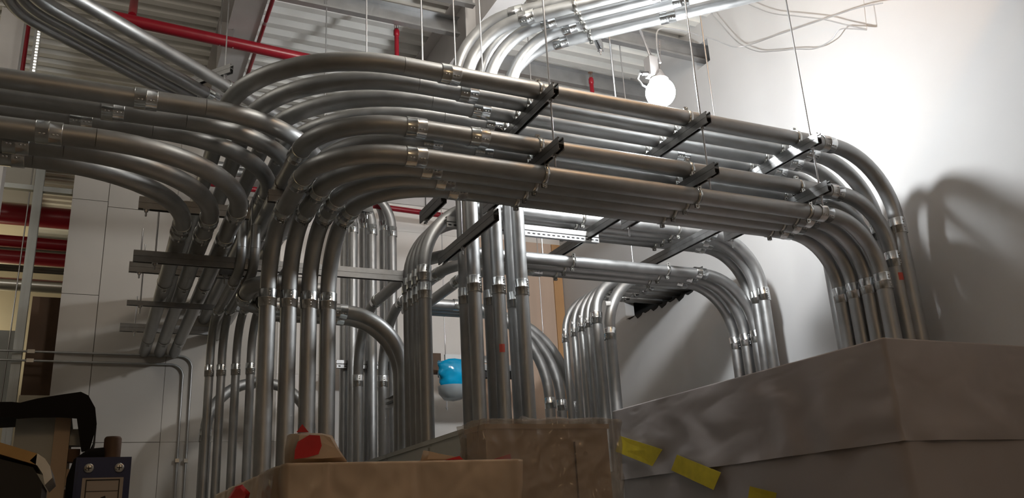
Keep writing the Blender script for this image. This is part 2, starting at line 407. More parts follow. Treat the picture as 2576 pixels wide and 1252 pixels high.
# --- slim verticals on the left
for k in range(4):
    x = [.845, .94, 1.055, 1.17][k]; y = [7.84, 7.80, 7.75, 7.69][k]
    conduit('slim vertical conduit left of the front uprights, %s from the left' % ORD[k],
            ([(x, 6.2, 3.95 if k == 0 else 3.76)] if k < 2 else [])+[(x, 6.2 if k < 2 else 6.0, 3.42), (x, y, 3.42), (x, y, 1.2)], [.16, .34] if k < 2 else [.34], r=.0365, group='slim left verticals', roll=(.5, -1, 0), extra=[((x, y, 2.97), (0, 0, 1))], skip=(0, 1, 3) if k < 2 else (1,))
# --- elbowed pair crossing behind the front uprights
for k in range(2):
    y = 6.70+.16*k; z = 3.27; xa = .92+.16*k; xl = 2.25
    conduit('conduit elbow crossing behind the front uprights and arching down, '+('nearer' if k == 0 else 'farther')+' one',
            [(1.31+.13*k, 6.10+.13*k, z+.03), (xa, 6.10+.13*k, z+.03), (xa, y+.05*k, z), (xl+.03*k, y+.05*k, z), (xl+.03*k, y+.05*k, 2.1201)], [.17, .2, .5], group='crossing elbows', roll=(.2, -1, -.5), skip=(0, 1, 5))
# --- arch at the back wall
conduit('low dark conduit arch at the back wall behind the uprights', [(1.0, 9.3, 1.3), (1.0, 9.3, 3.13), (2.06, 9.3, 3.13), (2.06, 9.3, 1.3)], [.5, .5], roll=(-.6, -1, 0))
# --- upper left diagonal bank
dd = Vector((.573, .46, 0)).normalized(); nn = Vector((-dd.y, dd.x, 0))
for k in range(4):
    p0 = Vector((-.0, 6.525, 5.4))+nn*([0, .245, .385, .52][k]); rr = [.0572, .0572, .046, .046][k]
    a = p0-dd*([1.15, .72, .68, .66, .64][k]); b_ = a+Vector((-.35, -2.2, .0))
    conduit('shiny overhead conduit crossing the upper left diagonally, %s from the top' % ORD[k], [b_, a, p0+dd*2.3], [.5], r=rr,
            group='overhead diagonal conduits', extra=[(p0+dd*1.05, dd)], skip=(0, 1))
# thin conduits on the back wall
for k, (zt, xe) in enumerate([(3.565, .905), (3.468, .815)]):
    t = conduit('thin wall conduit turning down the back wall, '+['upper and outer', 'lower and inner'][k]+' one',
                [(-3, YB-.03, zt), (xe, YB-.03, zt), (xe, YB-.03, .6)], [.13], r=.0115, group='thin wall conduits', skip=(0, 1))
    MB().b2((-.02, -.028, -.02), (.02, .028, .02)).build('conduit_clip', 'strap', t).location = (xe+3, .0, -1.15+.1*k)
    MB().b2((-.035, -.014, -.02), (.035, .028, .02)).build('conduit_clip', 'strap', t).location = (2.3, .0, 0)

# ---------------------------------------------------------------- trapeze hangers
def strut_mesh(L, double=True):
    m = MB(); w, t = .041, .0027; h = .041
    def ch(z0, flip):
        zz = lambda z: z0+(h-z if flip else z)
        def bx(ya, yb, za, zb):
            a, b = sorted((zz(za), zz(zb))); m.b2((0, ya, a), (L, yb, b))
        bx(-w/2, w/2, 0, t); bx(-w/2, -w/2+t, t, h); bx(w/2-t, w/2, t, h)
        bx(-w/2+t, -w/2+.0095, h-t, h); bx(w/2-.0095, w/2-t, h-t, h)
        bx(-w/2+.0075, -w/2+.0095, h-.009, h-t); bx(w/2-.0095, w/2-.0075, h-.009, h-t)
    if double: ch(.0012, False); ch(-h-.0012, True); m.b2((.004, -w/2+.004, -.0012), (L-.004, w/2-.004, .0012))
    else: ch(-h/2, True)
    return m
_strap = {}
def strap_mesh(r):
    if r in _strap: return _strap[r]
    m = MB(); R = r+.002; w = .016; n = 24
    for i in range(n+1):                       # band around the pipe axis X, opening at the bottom (strut side)
        a = math.radians(-62+ (304)*i/n)
        for x in (-w, w):
            for rr in (R, R+.0026): m.v.append(Vector((x, math.cos(a)*rr, math.sin(a)*rr)))
    for i in range(n):
        b = 4*i; c = b+4
        m.face([b+1, c+1, c+3, b+3], True); m.face([b, b+2, c+2, c], True); m.face([b, c, c+1, b+1]); m.face([b+2, b+3, c+3, c+2])
    top = R+.0026
    for s in (-1, 1): m.b2((-w, s*.007-.0015, top-.003), (w, s*.007+.0015, top+.026))
    rot = Matrix.Rotation(math.pi/2, 4, 'X')
    m.lathe([(.0001, -.014), (.008, -.014), (.008, -.008), (.0035, -.008), (.0035, .02), (.0001, .02)], 8, Matrix.Translation((0, 0, top+.014)) @ rot)
    for s in (-1, 1):                          # ears down to the strut with two holes
        ya = s*(R*math.sin(math.radians(58)))
        m.b2((-w, ya-.0015, -R-.012), (w, ya+.0015, -R*.48))
    me = m.mesh('pipe_strap', 'strap')
    h = MB()
    for s in (-1, 1):
        ya = s*(R*math.sin(math.radians(58))+.0016)
        for dz in (.0, .017):
            h.lathe([(.0001, 0), (.005, 0), (.005, .0006), (.0001, .0006)], 8, Matrix.Translation((0, ya, -R+.0+dz)) @ Matrix.Rotation(-s*math.pi/2, 4, 'X'))
    hm = h.mesh('strap_holes', 'hole')
    _strap[r] = (me, hm); return _strap[r]
def nut(t, p):
    m = MB().lathe([(.0001, -.008), (.0125, -.008), (.0125, .008), (.0001, .008)], 6, Matrix.Translation(p), smooth=False)
    m.b2((p[0]-.02, p[1]-.02, p[2]+.008), (p[0]+.02, p[1]+.02, p[2]+.0115)); m.build('nut', 'rod', t)
def trapeze(label, axis, fixed, a, b, struts, rods, ztop=ZC, straps=(), group=None, zlow=None, double=True):
    """axis 'Y': struts run along Y at x=fixed; axis 'X': along X at y=fixed. straps: (pos along, z of pipe, r, side)"""
    t = thing('trapeze_hanger', label, 'hanger', group)
    Rm = Matrix.Rotation(math.pi/2, 4, 'Z') if axis == 'Y' else Matrix.Identity(4)
    for st in struts:
        z, aa, bb = st if isinstance(st, tuple) else (st, a, b)
        o = strut_mesh(bb-aa, double).build('strut', 'strut', t)
        o.matrix_local = Matrix.Translation((fixed, aa, z) if axis == 'Y' else (aa, fixed, z)) @ Rm
    zs = [s[0] if isinstance(s, tuple) else s for s in struts]
    zl = zlow if zlow else min(zs)-.09
    for rp in rods:
        p = (fixed, rp) if axis == 'Y' else (rp, fixed)
        MB().tube([(p[0], p[1], zl), (p[0], p[1], ztop)], .0062, 8).build('threaded_rod', 'rod', t)
        for z in zs:
            nut(t, (p[0], p[1], z-.052 if double else z-.03))
    for (pos, z, r, side) in straps:
        sm, hm = strap_mesh(r)
        mw = Matrix.Translation((fixed, pos, z) if axis == 'Y' else (pos, fixed, z))
        if axis == 'X': mw = mw @ Matrix.Rotation(math.pi/2, 4, 'Z')
        if side < 0: mw = mw @ Matrix.Rotation(math.pi, 4, 'X')
        c = link('pipe_strap', sm, t, mw); link('strap_holes', hm, c)['kind'] = 'stuff'
    return t
Y1 = [4.35+.183*k for k in range(5)]
for x, w in ((2.40, 'left'), (3.58, 'middle'), (4.585, 'right')):
    trapeze('two-level trapeze hanger carrying the long front conduits, %s of three' % w, 'Y', x, 4.12, 5.27, [(4.101, 4.12, 5.27), (3.72, 4.11, 5.27)], [4.20, 5.2],
            straps=[(yy, 4.2, .0572, 1) for yy in Y1]+[(4.405, 3.826, .0572, 1), (4.585, 3.826, .0572, 1)]+[(yy, 3.614, .0572, -1) for yy in ys], group='front trapeze hangers', zlow=3.60)
MB().b2((-.003, 0, -.041), (.0, .0, .0)) if False else None
for x, w in ((3.62, 'left'), (4.62, 'right')):
    trapeze('rear trapeze hanger below the front racks, %s of two' % w, 'Y', x, 4.75, 6.75, [(3.85, 4.75, 6.75)], [6.70],
            straps=[(6.18+.155*k, 3.70, .0508, -1) for k in range(3)]+[(5.95+.125*k, 4.02, .0508, -1) for k in range(4)], group='rear trapeze hangers')
trapeze('dark diagonal-looking strut passing in front of the rising conduits', 'Y', 2.265, 4.80, 5.84, [(3.495, 4.80, 5.84)], [5.40], zlow=3.40)
trapeze('short cut trapeze strut above the arched rear conduits', 'Y', 1.92, 4.86, 5.28, [(3.60, 4.86, 5.28)], [5.20], zlow=3.53)
# hangers of the left bank
BK = [(.40, 3.6), (.555, 3.6), (.71, 3.6)]
trapeze('short cut strut under the middle row at the left elbows', 'X', 5.48, .90, 1.62, [3.72], [1.58], straps=[(1.0, 3.826, .0572, 1), (1.165, 3.826, .0572, 1)]+[(xx, 3.614, .0572, -1) for xx in xs])
trapeze('left bank trapeze strut behind the bends', 'X', 5.86, .12, .84, [3.72], [.17], ztop=4.05)
trapeze('long double strut across the left bank and the uprights', 'X', 6.35, .125, 2.14, [3.50], [.27, .93], ztop=4.05)
trapeze('rear strut over the lower left bank', 'X', 7.32, .12, 1.25, [3.71], [.2, 1.22], ztop=4.05, straps=[(x, z, .0572, -1) for x, z in BK])
trapeze('single strut low across the left bank', 'X', 7.73, .135, 1.24, [3.515], [.24, 1.22], ztop=4.05, double=False)
trapeze('strut where the left bank meets the back wall', 'X', 9.49, .12, 1.05, [3.71], [.26], ztop=4.05, straps=[(x, z, .0572, -1) for x, z in BK])
trapeze('small strut above the slim verticals', 'X', 6.57, .74, 1.24, [3.492], [.78], ztop=4.05, straps=[(x, 3.42, .0365, -1) for x in (.845, .94, 1.055, 1.17)], double=False)
# trapeze of the diagonal overhead bank
t = thing('trapeze_hanger', 'open-ended strut under the shiny diagonal conduits', 'hanger')
o = strut_mesh(1.15).build('strut', 'strut', t)
pc = Vector((.69, 7.13, 5.50)); dirn = nn
o.matrix_local = Matrix.Translation(pc-dirn*.17) @ Matrix.Rotation(math.atan2(dirn.y, dirn.x), 4, 'Z')
for s in (-.09,):
    q = pc+dirn*s; MB().tube([(q.x, q.y, 5.42), (q.x, q.y, ZC)], .0062, 8).build('threaded_rod', 'rod', t); nut(t, (q.x, q.y, 5.445))
# trapeze of the bright 45 degree bank
t = thing('trapeze_hanger', 'strut hanging the bright top right conduits', 'hanger')
w45 = Vector((1, 1, 0)).normalized(); base = Vector((2.425, 5.58, 5.422))+u*.95
o = strut_mesh(1.0, True).build('strut', 'strut', t); o.matrix_local = Matrix.Translation(base-w45*.15+Vector((0, 0, .042))) @ Matrix.Rotation(math.pi/4, 4, 'Z')
for s in (-.1, .8):
    q = base+w45*s; MB().tube([(q.x, q.y, 5.37), (q.x, q.y, ZC)], .0062, 8).build('threaded_rod', 'rod', t); nut(t, (q.x, q.y, 5.402))
sm, hm = strap_mesh(.0508)
for (vx, vy, vz, w) in V:
    if vz > 5.5: continue
    q = Vector((vx, vy, vz)); q = q+u*((base-q).dot(u))
    c = link('pipe_strap', sm, t, Matrix.Translation(q) @ Matrix.Rotation(-math.pi/4, 4, 'Z') @ Matrix.Rotation(math.pi, 4, 'X')); link('strap_holes', hm, c)['kind'] = 'stuff'
# slotted struts
def slotted(label, p0, L, rotz=0, n=24, group=None, mm='purlin'):
    t = thing('slotted_strut', label, 'strut', group, loc=p0); t.rotation_euler = (0, 0, rotz)
    # two channels back to back, opening towards the pipes, slots facing the camera
    m = MB()
    for z0 in (0, .05):
        m.b2((0, 0, z0), (L, .003, z0+.041)); m.b2((0, .003, z0), (L, .04, z0+.0027)); m.b2((0, .003, z0+.0383), (L, .04, z0+.041))
    m.build('channel', mm, t)
    s = MB(); k = L/n
    for i in range(n):
        xc = (i+.5)*k; pts = []
        for a in range(10):
            an = 2*math.pi*a/10; pts.append((xc+.0065*math.cos(an)+(.008 if math.cos(an) > 0 else -.008), -.0006, .0205+.0065*math.sin(an)))
        s.face([len(s.v)+i2 for i2 in range(10)][::-1]); s.v += [Vector(q) for q in pts]
    so = s.build('slots', 'hole', t); so['kind'] = 'stuff'
    return t
slotted('bright slotted strut behind the rising conduits', (2.33, 5.845, 3.775), 1.38, n=30)
slotted('small slotted strut clamping the tall verticals', (2.42, 9.625, 3.38), .95, n=14, mm='strut')
slotted('dark slotted strut at the foot of the rear arches', (2.42, 7.1, 2.62), .52, math.pi/2+.02, n=9)

# loose threaded rods hanging from the deck
for k, (x, y, zb, lb) in enumerate([(1.66, 7.14, 4.9, 'long threaded rod hanging at the left of the purlin'), (2.50, 6.75, 4.78, 'long threaded rod hanging over the top elbows'),
                                    (3.12, 7.13, 5.6, 'short threaded rod beside the bright elbows'), (4.75, 6.72, 4.6, 'threaded rod hanging just left of the work lamp'),
                                    (3.75, 9.6, 2.9, 'thin rod hanging in front of the back wall panel'), (4.9, 9.2, 3.3, 'thin rod in front of the plywood boards')]):
    t = thing('threaded_rod', lb, 'rod', loc=(x, y, zb))
    MB().tube([(0, 0, 0), (0, 0, ZC-zb)], .0062, 8).build('rod', 'rod', t); nut(t, (0, 0, .02))

# ---------------------------------------------------------------- sprinkler piping
t = thing('sprinkler_pipe', 'red sprinkler main crossing under the roof at the upper left', 'pipe', loc=(-.25, 7.40, 6.05))
MB().tube([(0, 0, 0), (2.05, .14, 0)], .055, 20).build('main_pipe', 'red', t)
MB().tube([(.21, .012, .055), (.215, .4, .5), (.215, .9, .6)], .036, 14).build('branch_pipe', 'red', t)
MB().tube([(-.06, 0, 0), (.02, 0, 0)], .06, 20).build('end_cap', 'red', t)
for x in (.98, 1.1): MB().tube([(x, .07, -.06), (x, .07, .8)], .007, 8).build('hanger_rod', 'rod', t)
t = thing('sprinkler_line', 'thin dark red line running along the edge of the roof beam', 'pipe', loc=(1.1, 6.2, 6.18))
for ya, yb in ((-1.5, 1.0), (1.06, 3.0)): MB().tube([(0, ya, 0), (0, yb, 0)], .019, 10).build('branch_pipe', 'red', t)
MB().tube([(0, .99, 0), (0, 1.07, 0)], .016, 10).build('joint', 'rod', t)
t = thing('sprinkler_branch', 'red branch line with two upright sprinkler heads above the front conduits', 'sprinkler', loc=(2.42, 7.3, 4.9))
MB().tube([(-1.35, 0, 0), (XR-2.43, 0, 0)], .03, 14).build('branch_pipe', 'red', t)
def sprinkler(x, y, z0, z1, r=.02):
    h = z1-z0; B = Vector((x-2.42, y-7.3, z0-4.9))
    MB().tube([B, B+Vector((0, 0, h-.12))], r, 12).build('riser', 'red', t)
    T = Matrix.Translation(B)
    MB().lathe([(r, h-.15), (r*1.25, h-.14), (r*1.25, h-.09), (r*.9, h-.07), (.0001, h-.07)], 12, T).build('reducer', 'red', t)
    m = MB()
    for s in (-1, 1): m.tube([B+Vector((s*r*.8, 0, h-.07)), B+Vector((s*r*.9, 0, h-.03)), B+Vector((s*r*.3, 0, h-.006))], .003, 6)
    m.tube([B+Vector((0, 0, h-.07)), B+Vector((0, 0, h-.008))], .004, 6)
    hd = m.build('head_frame', 'brass', t); hd['kind'] = 'stuff'
    MB().lathe([(.0001, h), (r*1.2, h-.003), (r*1.25, h-.007), (.0001, h-.006)], 12, T).build('deflector', 'brass', t)
sprinkler(2.42, 7.3, 4.9, 6.52, .024)
sprinkler(4.72, 7.3, 4.9, 6.40, .024)
t = thing('sprinkler_pipe', 'red pipe low under the roof at the back wall', 'pipe', loc=(2.3, YB-.5, 5.42))
MB().tube([(0, 0, .05), (1.75, 0, 0)], .035, 16).build('main_pipe', 'red', t)
MB().tube([(-1.7, 0, .09), (0, 0, .05)], .034, 16).build('branch_pipe', 'red', t)

# ---------------------------------------------------------------- work lamp, cables
LP = Vector((3.845, 4.95, 4.765))
t = thing('work_lamp', 'glowing caged work lamp hanging beside the white wall', 'lamp', loc=LP)
o = MB().lathe([(.0001, -.118)]+[(.118*math.sin(math.pi*k/18), -.118*math.cos(math.pi*k/18)) for k in range(1, 16)], 28).build('globe', 'bulb', t)
MB().lathe([(.055, .088), (.075, .09), (.078, .115), (.06, .135), (.045, .16), (.03, .2), (.0001, .2)], 20).build('lamp_holder', 'lampgrey', t)
m = MB(); m.b2((-.10, -.04, .13), (-.02, .04, .30)); m.b2((-.085, -.03, .3001), (-.035, .03, .315)); m.build('ballast_box', 'lampgrey', t)
MB().tube([(-.06, 0, .315), (-.075, .01, .40), (-.10, .02, .52), (-.14, .03, .72), (-.15, .03, .82)], [.008, .008, .011, .017, .014], 8).build('power_cord', 'lampgrey', t)
MB().tube([(-.12, 0, .14), (-.19, -.01, .13), (-.22, -.02, .07), (-.18, -.02, .02), (-.11, -.01, .01)], .008, 8).build('hook', 'cable', t)
MB().tube([(-.17, -.005, .135), (-.1, 0, .155)], .016, 8).build('hook_grip', 'ink', t)
for s, tx in ((0, -.08), (1, .14)):
    m = MB()
    for k in range(22):
        f = k/22; p = Vector((.0+.02*s, 0, .2)).lerp(Vector((tx-.02, .08, .72 if s == 0 else .56)), f); p.z += 0
        rot = Matrix.Rotation(k*math.pi/2, 4, 'Z').to_3x3()
        m.box(p, (.012, .004, .026), rot)
    m.build('chain', 'rod', t)['kind'] = 'stuff'
def spl(pts, n=10):
    P = [Vector(p) for p in pts]; P = [P[0]*2-P[1]]+P+[P[-1]*2-P[-2]]; out = []
    for i in range(1, len(P)-2):
        for k in range(n):
            f = k/n; a, b, c, d = P[i-1:i+3]
            out.append(.5*((2*b)+(c-a)*f+(2*a-5*b+4*c-d)*f*f+(3*b-a-3*c+d)*f**3))
    out.append(P[-2]); return out
def cable(label, pts, r=.0065, wires=None):
    t = thing('armored_cable', label, 'cable', loc=pts[0]); pp = [p-Vector(pts[0]) for p in spl(pts, 24)]
    rr = [r*(1.0 if i % 2 else .86) for i in range(len(pp))]
    MB().tube(pp, rr, 8).build('armor', 'cable', t)
    m = MB().tube([pp[0], pp[0]*1.0+(pp[0]-pp[1]).normalized()*.03], r*1.5, 8); m.build('cable_fitting', 'rod', t)
    return t
cable('armored cable sagging in the loop on the white wall', [(5.68, 6.27, 6.78), (5.70, 5.98, 6.26), (5.70, 5.72, 5.98), (5.70, 5.467, 5.833), (5.70, 5.2, 5.70), (5.70, 4.986, 5.583), (5.70, 4.80, 5.56), (5.70, 4.68, 5.60), (5.70, 4.55, 5.53), (5.70, 4.407, 5.433)])
cable('armored cable running from the lamp up to the top right', [LP+Vector((.03, 0, .30)), LP+Vector((.06, .05, .48)), (4.15, 5.25, 5.60), (4.6, 5.5, 5.84), (5.2, 5.75, 6.02), (5.6, 5.835, 6.07), (5.68, 5.35, 5.95), (5.70, 4.80, 5.79), (5.70, 4.45, 5.68), (5.70, 4.20, 5.57)])
cable('armored cable with white tags drooping on the white wall', [(5.70, 5.80, 6.62), (5.70, 5.45, 6.26), (5.70, 5.1, 6.0), (5.70, 4.83, 5.80), (5.70, 4.6, 5.60), (5.70, 4.407, 5.44)])
t = tag(MB().tube([(5.70, 4.405, 5.43), (5.71, 4.38, 5.75), (5.72, 4.36, 6.2)], .003, 6).build('tie_wire', 'cable'), 'thin tie wire holding the cables at the white wall', 'wire')

# ---------------------------------------------------------------- left opening: studs, far room
t = thing('stud_frame', 'open steel stud framing at the left end of the back wall', 'framing', loc=(-.83, YB+.07, 0))
m = MB().b2((-.045, -.05, 0), (.045, -.046, 6.6)); m.b2((-.045, -.046, 0), (-.042, .05, 6.6)); m.b2((.042, -.046, 0), (.045, .05, 6.6)); m.b2((-.008, -.053, 0), (.008, -.0501, 6.6))
m.build('stud', 'stud', t)
for z in (5.40,): 
    MB().b2((.046, -.04, z), (.345, .03, z+.06)).build('blocking', 'stud', t); MB().b2((-.35, -.04, z+.005), (-.046, .03, z+.06)).build('blocking', 'stud', t)
t = tag(MB().b2((-.77, YB+.26, 3.15), (-.47, YB+.29, 4.24)).build('brown_board', 'brown'), 'dark brown board inside the stud bay', 'board')
tag(MB().b2((-.78, YB+.25, 0), (-.46, YB+.30, 3.149)).build('pale_board', 'beige'), 'pale board below the dark brown board in the stud bay', 'board')
for k, (z, y, r, mm, nm_, lb) in enumerate([(6.42, 14., .16, 'red', 'red_pipe', 'thick red pipe in the far room, highest'), (5.99, 14., .09, 'red', 'red_pipe', 'red pipe in the far room, middle one'),
                                            (5.75, 14., .10, 'red', 'red_pipe', 'red pipe in the far room, lowest'), (5.87, 14.5, .09, 'silver', 'silver_duct', 'silver duct between the two lower red pipes'), (5.33, 14., .10, 'silver', 'silver_duct', 'silver duct low in the far room')]):
    o = MB().tube([(-8, y, z), (1.5, y, z)], r, 18).build(nm_, mm); tag(o, lb, 'pipe')
t = tag(MB().b2((-4.5, 16.0, 0), (2.0, 16.2, 6.1)).build('far_partition', 'beige'), 'beige partition wall in the far room behind the red pipes', 'partition')
tag(MB().b2((-1.55, 12.8, 6.35), (-1.1, 13.3, 6.75)).build('hanging_panel', 'white'), 'white box hanging under the far room ceiling', 'box')
tag(MB().b2((-2.2, 14.5, 7.0-.5), (-1.25, 15.3, 6.86)).build('hanging_panel', 'beige'), 'beige bulkhead under the far room ceiling', 'box')
for k, x in enumerate((-1.02, -.95)):
    tag(MB().tube([(x, 11.3, 2.5), (x+.02, 11.3, ZC)], .008, 8).build('threaded_rod', 'rod'), 'rod hanging in the far room, %s of two' % ('left' if k == 0 else 'right'), 'rod')
tag(MB().b2((-1.6, 11.6, 3.2), (-.95, 11.7, 4.1)).build('grey_panel', 'grey'), 'grey panel at the left edge beyond the studs', 'panel')
# slotted channel, slots emissive so they look lit, and column top left
t = thing('slotted_channel', 'upright slotted channel with glowing slots at the upper left', 'channel', loc=(-.875, 8.6, 5.92))
MB().b2((-.03, 0, 0), (.03, .02, ZC-5.925)).build('channel', 'purlin', t)
m = MB()
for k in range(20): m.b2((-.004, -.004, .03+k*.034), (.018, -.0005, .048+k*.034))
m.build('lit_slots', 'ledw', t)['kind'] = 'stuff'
tag(MB().b2((-1.25, 8.9, 0), (-1.04, 9.15, 6.85)).build('column', 'beam'), 'white column behind the conduits at the upper left', 'column')
t = thing('sprinkler_pipe', 'small red drop pipe beside the white column', 'pipe', loc=(-.98, 8.75, 5.6))
MB().tube([(0, 0, 1.27), (.0, 0, .5), (.05, 0, .0)], .02, 10).build('drop', 'red', t)

# ---------------------------------------------------------------- draped cabinets
def sheet_box(x0, x1, y0, y1, z0, z1, n=36, amp=.012, fold=.02, seed=0, rnd=.03, sag=.0, crinkle=0, K=22):
    m = MB(); sx, sy, sz = x1-x0, y1-y0, z1-z0; N = n
    def disp(p, nrm, u_, hgt):
        a = noise.noise(Vector((p.x*2.2+seed, p.y*2.2, p.z*2.2)))*amp+noise.noise(Vector((p.x*6+seed, p.y*6, p.z*3.0)))*amp*.45
        f = math.sin(u_*9+seed+noise.noise(Vector((u_*1.5, hgt*2, seed)))*5)*fold*max(0, min(1, hgt*1.2))
        if crinkle:
            q = Vector((u_*4.2+hgt*3.2+seed, hgt*4.5-u_*1.6, seed*.7)); a += crinkle*(.6-1.6*abs(noise.noise(q+Vector((noise.noise(q*1.7), 0, 0)))))+crinkle*.7*(.4-abs(noise.noise(q*2.7)))
        r2 = abs(noise.noise(Vector((u_*3.1+hgt*4.0+seed, hgt*2.3-u_*2.0, seed*1.7))))
        return p+nrm*(a+f*.55-(.35-min(.35, r2*2.2))*amp*1.6+amp)
    # side ring: walk around perimeter
    per = []
    for i in range(N): per.append((x0+sx*i/N, y0, Vector((0, -1, 0)), i/N*sx))
    for i in range(N): per.append((x1, y0+sy*i/N, Vector((1, 0, 0)), sx+i/N*sy))
    for i in range(N): per.append((x1-sx*i/N, y1, Vector((0, 1, 0)), sx+sy+i/N*sx))
    for i in range(N): per.append((x0, y1-sy*i/N, Vector((-1, 0, 0)), 2*sx+sy+i/N*sy))
    P = len(per)
    for k in range(K+1):
        h = (k/K)**1.3; z = z1-h*sz
        for (x, y, nv, uu) in per:
            p = disp(Vector((x, y, z)), nv, uu, h)
            if k == 0: p = Vector((x, y, z1-.004))-nv*.0
            m.v.append(p)
    for k in range(K):
        for i in range(P):
            j = (i+1) % P; m.face([k*P+i, (k+1)*P+i, (k+1)*P+j, k*P+j], True)
    b = len(m.v)
    for i in range(N+1):
        for j in range(N+1):
            x, y = x0+sx*i/N, y0+sy*j/N
            e = min(i, j, N-i, N-j)/N
            m.v.append(Vector((x, y, z1-.004+min(1, e*12)*(.006+sag*noise.noise(Vector((x*3, y*3, seed)))))))
    for i in range(N):
        for j in range(N):
            m.face([b+i*(N+1)+j, b+(i+1)*(N+1)+j, b+(i+1)*(N+1)+j+1, b+i*(N+1)+j+1], True)
    return m
def cabinet(label, x0, x1, y0, y1, h, mm, cat='cabinet', name='switchgear_cabinet', seams=()):
    t = thing(name, label, cat, loc=(x0, y0, 0)); sx, sy = x1-x0, y1-y0
    MB().b2((.01, .01, 0), (sx-.01, sy-.01, h-.03)).build('body', mm, t)
    MB().b2((0, 0, h-.0299), (sx, sy, h)).build('top_plate', mm, t)
    return t
# big right switchgear under a white sheet
BX = (4.08, 5.76, 3.47, 6.45)
cabinet('switchgear cabinet hidden under the white sheet at right', BX[0]+.05, BX[1]-.05, BX[2]+.05, BX[3]-.05, 2.40, 'grey')
o = sheet_box(BX[0], BX[1], BX[2], BX[3], 1.86, 2.452, 70, .005, .026, 3, crinkle=.0006, K=36).build('plastic_sheet', 'sheet')
tag(o, 'white plastic sheet draped over the tall cabinet at lower right', 'sheet')
o2 = sheet_box(BX[0]+.03, BX[1]-.03, BX[2]+.03, BX[3]-.03, .1, 2.0, 40, .014, .02, 11).build('plastic_sheet', 'sheet')
tag(o2, 'lower plastic sheet showing below the hem of the white sheet', 'sheet')
# yellow tapes on the -X face of the sheet
def tape_x(x, p, name='tape_strip', mm='yellow', parent=None, lab=None):
    m = MB(); n = len(p); 
    for (y, z) in p: m.v.append(Vector((x+.004*math.sin(y*40), y, z)))
    for (y, z) in p: m.v.append(Vector((x+.004*math.sin(y*40)-.002, y, z)))
    m.face(list(range(n))[::-1]); m.face(list(range(n, 2*n)))
    for i in range(n): j = (i+1) % n; m.face([i, j, n+j, n+i])
    o = m.build(name, mm, parent)
    if lab: o['label'] = lab
    return o
TX = BX[0]-.035
for k, pts in enumerate(([(6.325, 2.219), (5.725, 2.044), (5.886, 1.929), (6.41, 2.098)], [(5.545, 1.986), (5.045, 1.813), (5.145, 1.699), (5.634, 1.878)], [(4.76, 1.70), (4.50, 1.64), (4.55, 1.55), (4.80, 1.60)])):
    o_ = tape_x(TX, pts, lab='yellow tape strip, %s' % ['leftmost', 'middle', 'lowest at the frame edge'][k], parent=o)
# grey switchgear row carrying the rising conduits
def door_cab(label, y0, y1, x0=2.06, x1=3.02, h=2.12):
    t = thing('switchgear_cabinet', label, 'cabinet', 'grey switchgear row', loc=(x0, y0, 0)); L = y1-y0
    MB().b2((.012, .002, 0), (x1-x0, L-.002, h-.03)).build('body', 'grey', t)
    MB().b2((0, .001, h-.0299), (x1-x0, L-.001, h)).build('top_plate', 'grey', t)
    MB().b2((-.004, .02, .1), (.0119, L-.02, h-.05)).build('door', 'grey', t)
    MB().b2((-.03, .05, 1.2), (-.0045, .07, 1.35)).build('handle', 'rod', t)
door_cab('grey switchgear cabinet under the rear uprights, brightly lit end next to the film-wrapped box', 5.02, 5.62)
door_cab('grey switchgear cabinet in the middle of the row, below the bent pair', 5.625, 6.62)
door_cab('grey switchgear cabinet farthest back in the row', 6.625, 9.0)
# tan cabinet wrapped in clear film
t = cabinet('tan cabinet wrapped in clear film below the rising conduits', 2.07, 2.93, 4.70, 5.015, 2.11, 'tan')
MB().b2((.60, -.002, .3), (.606, .0099, 2.0)).build('panel_seam', 'rust', t)
MB().lathe([(.0001, -.004), (.012, -.004), (.012, 0)], 10, Matrix.Translation((.68, .008, 1.93)) @ Matrix.Rotation(math.pi/2, 4, 'X')).build('knockout', 'rust', t)
w_ = sheet_box(2.035, 2.965, 4.655, 5.012, .5, 2.135, 110, .010, .02, 21, sag=.03, crinkle=.032, K=110)
fo = w_.build('clear_film', 'film', t); fo.location = (-2.07, -4.70, 0)
m = MB(); NX, NY = 60, 10                     # gathered crumple of film on top
for i in range(NX+1):
    for j in range(NY+1):
        x = 2.05+.90*i/NX; y = 4.67+.30*j/NY; e = math.sin(math.pi*j/NY)*min(1, i/6, (NX-i)/6)
        h = .012+.035*max(0, noise.noise(Vector((x*5, y*6, 2))))+.022*abs(noise.noise(Vector((x*17, y*9, 5))))+(.03 if .35 < i/NX < .75 else 0)*abs(math.sin(x*14))
        m.v.append(Vector((x, y, 2.122+h*e)))
for i in range(NX):
    for j in range(NY): a = i*(NY+1)+j; m.face([a, a+NY+1, a+NY+2, a+1], True)
fo2 = m.build('film_gather', 'film', t); fo2.location = (-2.07, -4.70, 0)
for k, (x, z) in enumerate(((2.055, 1.93),)):
    q = MB(); q.v += [Vector(p) for p in ((.0, -.035, 1.82), (.16, -.04, 1.84), (.14, -.04, 1.93), (.03, -.035, 1.90))]; q.face([0, 1, 2, 3]); q.build('red_tape', 'redtape', t)
# tan wrapped crate in front
kr = sheet_box(.80, 1.985, 4.10, 6.5, .0, 1.855, 80, .014, .012, 5, sag=.02, crinkle=.014, K=70)
t = thing('wrapped_crate', 'low tan paper-wrapped crate in front of the uprights', 'crate', loc=(.8, 4.1, 0))
ko = kr.build('wrapping', 'kraft', t); ko.location = (-.8, -4.1, 0)
MB().b2((.05, .05, .01), (1.13, 2.34, 1.82)).build('crate_body', 'tan', t)
q = MB(); q.v += [Vector(p) for p in ((-.055, .55, 1.55), (-.05, .10, 1.66), (-.045, .04, 1.84), (-.05, .40, 1.84))]; q.face([0, 1, 2, 3]); q.build('glossy_film_patch', 'film', t)
